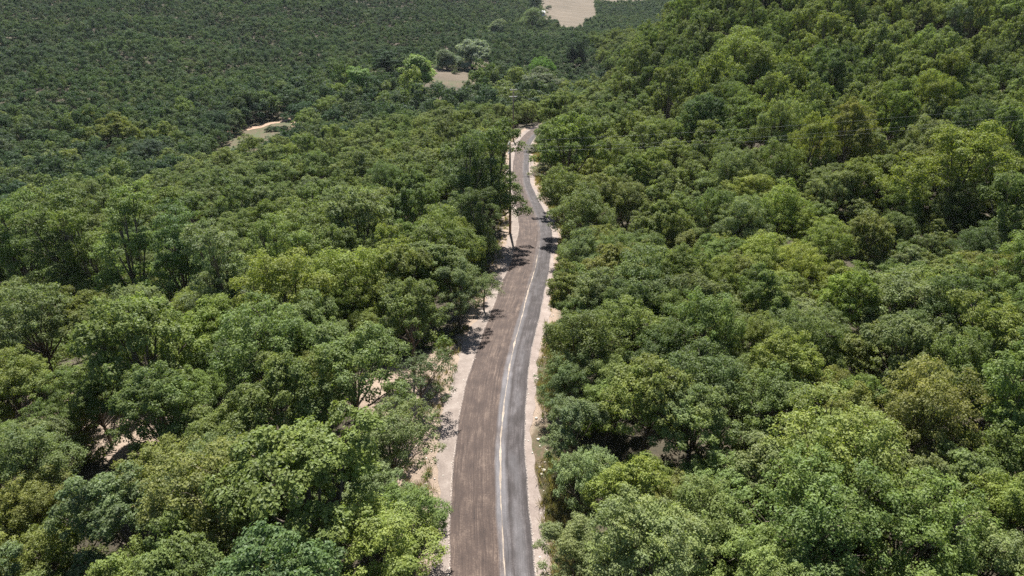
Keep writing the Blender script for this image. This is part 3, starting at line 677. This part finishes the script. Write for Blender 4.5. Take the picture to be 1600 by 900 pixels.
FAR = [tree_parts('hill', 400 + i, R=3.0, H=9.0, lobes=6 + i % 3, puffs=9, per=22, leaf=.26, nr=.25, lobe_k=.46, puff_k=.25, base=.15, mat=M_HILL_LEAF) for i in range(5)] + \
      [tree_parts('hillcone', 450 + i, R=2.5, H=10, lobes=9, puffs=8, per=18, leaf=.25, nr=.25, lobe_k=.5, puff_k=.3, base=.2, shape='cone', mat=M_HILL_LEAF) for i in range(3)]
FAR = [(b_,) for a_, b_ in FAR]
for i in range(6):
    FAR.append((tree_parts('valley', 480 + i, R=3.2, H=8.0, lobes=8, puffs=14, per=45, leaf=.18, nr=.35, puff_k=.21, base=.15, mat=M_HILL_LEAF if i < 4 else M_WOOD_LEAF)[1],))
hill = []
def beyond(x, y): return y > 240 + min(0, x) * .95
for x, y, Rr, z in belt: hill.append((x, y, z - .05, Rr / 3.2, rng.uniform(.9, 1.2), rng.uniform(0, 6.28), rng.choice([8, 9, 10, 11, 12, 13], p=[.2, .2, .2, .2, .1, .1])))
NT = 290000
uu = rng.uniform(0, 1, NT); ys = (-40 + np.sqrt(1600 + 1.8 * (uu * (40 * 660 + .45 * (900 ** 2 - 240 ** 2)) + 40 * 240 + .45 * 240 ** 2))) / .9
X = rng.uniform(-1, 1, NT) * (40 + ys * .9); Rs = rng.uniform(1.9, 3.3, NT)
hd_, _, _, _ = road_dist(X, ys)
for i in range(NT):
    x, y = X[i], ys[i]; Rr = Rs[i] * (1.02 + .17 * math.sin(x * .021 + y * .013 + 1.2) * math.sin(y * .017 - x * .008))
    v_ = abs(y - 255 - .9 * min(0, x + 60)) < 60 and rng.random() < .5                # larger trees along the valley floor
    rs_ = x > 45 and y < 420
    if not rs_ and y > 330 + .9 * min(0, x + 60): Rr *= .78
    if v_: Rr *= 1.5
    elif rs_: Rr *= 1.2
    if hd_[i] < 2.5 + Rr * .9: continue
    if not free(x, y, Rr, .60): continue
    if blocked(x, y, Rr): continue
    add_cell(x, y, Rr); hill.append((x, y, 0, Rr / 3.2, rng.uniform(.85, 1.25), rng.uniform(0, 6.28), rng.integers(14, 20) if rs_ else rng.choice([8, 9, 10, 11, 12, 13], p=[.13, .13, .12, .12, .25, .25]) if v_ else rng.choice(8, p=[.11, .11, .11, .11, .11, .15, .15, .15])))
hill = np.array(hill, float); hill[:, 2] = terrain(hill[:, 0], hill[:, 1]) - .1
FAR += [(q[0], q[1]) for q in MID]
scatter('hillside_wood', hill, FAR, 'dense dark green wood covering the valley side and far slopes', 'wood', None)
print('TREES near', len(near), 'individual', len(ind), 'hill', len(hill))

# undergrowth and dry grass
ug = [tree_parts('under', 500 + i, R=1.0, H=1.3, lobes=5, puffs=6, per=26, leaf=.09, base=.02, lobe_k=.5, puff_k=.33, mat=M_WOOD_LEAF)[1] for i in range(3)]
pts = []
X = rng.uniform(-1, 1, 5200); ys = 18 + 190 * rng.uniform(0, 1, 5200); X = X * (25 + ys * .9); dR, _, sR, hR = road_dist(X, ys); zT = terrain(X, ys)
for i in range(5200):
    if dR[i] < hR[i] + 2.6 or blocked(X[i], ys[i], .2): continue
    if math.sin(X[i] * .21 + 2) * math.sin(ys[i] * .17) + rng.uniform(-.6, .6) < -.1: continue
    pts.append((X[i], ys[i], zT[i] - .1, rng.uniform(.5, 1.5), rng.uniform(.7, 1.3), rng.uniform(0, 6.28), rng.integers(0, 3)))
scatter('undergrowth', pts, [(u,) for u in ug], 'low green undergrowth beneath the oaks', 'undergrowth', None)
def tuft(seed):
    r = np.random.default_rng(seed); Vv, Fq = [], []
    for k in range(34):
        a = r.uniform(0, 6.28); b = np.array([math.cos(a), math.sin(a), 0]) * r.uniform(0, .16); tip = b * r.uniform(1.5, 3.2) + np.array([0, 0, r.uniform(.18, .42)]); sd_ = np.array([-math.sin(a), math.cos(a), 0]) * .014
        j = len(Vv); Vv += [b - sd_, b + sd_, tip + sd_ * .3, tip - sd_ * .3]; Fq.append((j, j + 1, j + 2, j + 3))
    me = np_mesh('tuft', Vv, Fq, M_DRYGRASS); me.attributes.new('tint', 'FLOAT', 'POINT').data.foreach_set('value', r.uniform(.2, .9, len(Vv)).astype(np.float32)); return me
pts = []
for i in range(12000):
    j = rng.integers(60, len(ROAD) - 40); sgn = 1 if rng.random() < .7 else -1; o = ROAD[j, 3] + rng.uniform(1.2, 3.8); a = ROAD[j + 1, :2] - ROAD[j, :2]; a = a / np.linalg.norm(a)
    x, y = ROAD[j, 0] + a[1] * o * sgn + rng.uniform(-.5, .5), ROAD[j, 1] - a[0] * o * sgn + rng.uniform(-.5, .5)
    if y < 15 or y > 190: continue
    if sgn < 0 and (o < ROAD[j, 3] + 1.6 or rng.random() < .6): continue
    if math.sin(y * .55) + math.sin(y * .23 + 1) + rng.uniform(-1, 1) < -.3: continue
    pts.append((x, y, 0, rng.uniform(.6, 1.5), rng.uniform(.6, 1.2), rng.uniform(0, 6.28), rng.integers(0, 3)))
pts = np.array(pts); pts[:, 2] = terrain(pts[:, 0], pts[:, 1]) - .02
scatter('dry_grass', pts, [(tuft(k),) for k in range(3)], 'straw-coloured dry grass along the road verges', 'grass', None)

import bmesh
def pebble(seed):
    r = random.Random(seed); bm = bmesh.new(); bmesh.ops.create_icosphere(bm, subdivisions=1, radius=1)
    for v in bm.verts: v.co = Vector((v.co.x * 1.2, v.co.y, v.co.z * .6)) * r.uniform(.75, 1.2)
    me = bpy.data.meshes.new('pebble'); bm.to_mesh(me); bm.free(); me.materials.append(M_STONE); return me
pts = []
for i in range(3200):
    j = rng.integers(50, len(ROAD) - 40); sgn = 1 if rng.random() < .5 else -1; o = ROAD[j, 3] + rng.uniform(.05, 4.0) ** 1.0; a = ROAD[j + 1, :2] - ROAD[j, :2]; a = a / np.linalg.norm(a)
    x, y = ROAD[j, 0] + a[1] * o * sgn + rng.uniform(-.4, .4), ROAD[j, 1] - a[0] * o * sgn + rng.uniform(-.4, .4)
    if y < 15 or y > 130: continue
    pts.append((x, y, 0, .02 + .065 * rng.random() ** 4, rng.uniform(.6, 1.1), rng.uniform(0, 6.28), rng.integers(0, 3)))
pts = np.array(pts); pts[:, 2] = terrain(pts[:, 0], pts[:, 1]) + .05
scatter('gravel', pts, [(pebble(k),) for k in range(3)], 'loose stones and crumbs of gravel on the road verges', 'gravel', None)

# ------------------------------------------------------------------ utility poles and cables
def pole(x, y, h, label, arms, rz=0):
    e = empty('utility_pole', (x, y, T(x, y)), rz); tag(e, label, 'utility pole', 'utility poles of the power line')
    MB().tube([(0, 0, -1), (0, 0, h * .5), (0, 0, h)], [.21, .18, .13], 12).build('post', M_POLE, e, True)
    tips = []
    for az, ln in arms:
        a = MB().box((0, .16, h - az), (ln, .11, .13)).box((ln * .22, .17, h - az - .35), (.05, .05, .75)).build('crossarm', M_STEEL, e)
        for sx_ in (-.46, 0, .46):
            MB().tube([(sx_ * ln, .16, h - az + .065), (sx_ * ln, .16, h - az + .12), (sx_ * ln, .16, h - az + .13), (sx_ * ln, .16, h - az + .26), (sx_ * ln, .16, h - az + .28), (sx_ * ln, .16, h - az + .34)], [.02, .02, .07, .06, .075, .03], 8).build('insulator', M_CERAMIC, a, True)
            tips.append(Vector((sx_ * ln * math.cos(rz) - .16 * math.sin(rz) + x, sx_ * ln * math.sin(rz) + .16 * math.cos(rz) + y, T(x, y) + h - az + .34)))
    return tips
nx_, ny_, _, _ = at(797, 365); t1 = pole(nx_, ny_, 14.8, 'near weathered pole on the left verge beside the tall dark oak', [(.15, 1.7), (1.5, 1.9)], R_(84))
fx_, fy_, _, _ = at(802, 219); t2 = pole(fx_, fy_, 13.8, 'far pole with two crossarms standing before the grey-green dome', [(.12, 2.0), (1.9, 2.3)], R_(8))
t3 = pole(94, 92, 15.5, 'pole beyond the right edge of the photo carrying the cables', [(.15, 1.7), (1.5, 1.9)], R_(84))
def cable(a, b, sag, label):
    p = [a.lerp(b, k / 40) - Vector((0, 0, sag * 4 * (k / 40) * (1 - k / 40))) for k in range(41)]
    return tag(MB().tube(p, [.007] * 41, 5).build('power_cable', M_CABLE, None, True), label, 'power cable', 'cables crossing over the road')
cable(t1[1], t3[1], 1.0, 'uppermost of the thin cables from the near pole to the right')
cable(t1[3], t3[3], 1.3, 'lower thin cable crossing the road, nearer one')
cable(t1[5], t3[5], 1.3, 'lower thin cable crossing the road, farther one')

# ------------------------------------------------------------------ small white house by the field
hx, hy, hz_, _ = at(844, 24)
e = empty('farm_house', (hx, hy, T(hx, hy)), R_(12)); tag(e, 'small white farm house with pale roof at the edge of the stubble field', 'house')
MB().box((0, 0, 1.3), (9, 5.5, 3.4)).build('wall', M_WALLW, e)
mb = MB(); mb.v = [Vector(v) for v in [(-4.9, -3.1, 2.95), (4.9, -3.1, 2.95), (4.9, 3.1, 2.95), (-4.9, 3.1, 2.95), (-4.9, 0, 4.5), (4.9, 0, 4.5)]]; mb.f = [(0, 1, 5, 4), (2, 3, 4, 5), (0, 4, 3), (1, 2, 5), (0, 3, 2, 1)]
mb.build('roof', M_ROOF, e)
MB().box((0.5, -2.78, 1.0), (1.0, .1, 2.1)).build('door', M_DARK, e)
for sx_ in (-2.8, 2.8): MB().box((sx_, -2.78, 1.6), (1.1, .1, 1.0)).build('window', M_DARK, e)

# ------------------------------------------------------------------ stones on the right verge
def stone(px, py, s, label):
    x, y, z, _ = at(px, py); r = np.random.default_rng(int(px * 7 + py)); bpy_bm = MB(); import bmesh
    bm = bmesh.new(); bmesh.ops.create_icosphere(bm, subdivisions=2, radius=1)
    ax = r.uniform(.7, 1.2, 3)
    for v in bm.verts:
        k = 1 + .22 * math.sin(v.co.x * 4 + px) * math.cos(v.co.y * 3 + py) + r.uniform(-.06, .06); v.co = Vector((v.co.x * ax[0], v.co.y * ax[1], v.co.z * ax[2] * .65)) * k * s
    me = bpy.data.meshes.new('stone'); bm.to_mesh(me); bm.free(); me.materials.append(M_STONE); o = link('roadside_stone', me); o.location = (x, y, T(x, y) + .2 * s + .04)
    return tag(o, label, 'stone', 'stones on the right verge')
for px, py, s, lb in [(849, 737, .17, 'largest pale stone on the right verge, beside the dry shrub'), (843, 733, .11, 'pale stone just left of the largest one on the right verge'), (846, 742, .10, 'small stone just below the largest one on the right verge'),
                      (838, 655, .12, 'stone on the right verge above the pale bulging oak'), (832, 712, .10, 'lone small stone between gravel and dry grass'), (841, 690, .12, 'reddish pale stone in the dry grass near the bulging oak')]:
    stone(px, py, s, lb)

# ------------------------------------------------------------------ air
zlo = float(tz.min()) - 1.0
m, t, _, _ = new_mat('thin_summer_haze'); n = N(t)
pv = n('ShaderNodeVolumePrincipled', {'Color': (.80, .88, 1.0, 1), 'Density': 0.00004, 'Anisotropy': .2}); o_ = n('ShaderNodeOutputMaterial'); t.links.new(pv.outputs[0], o_.inputs['Volume'])
ztop = max(float(tz.max()) + 2, 55)
hz = MB().box((0, 625, (zlo + ztop) / 2), (2100, 2050, ztop - zlo)).build('haze', m); tag(hz, 'thin bluish summer haze over the valley', 'haze', kind='stuff')
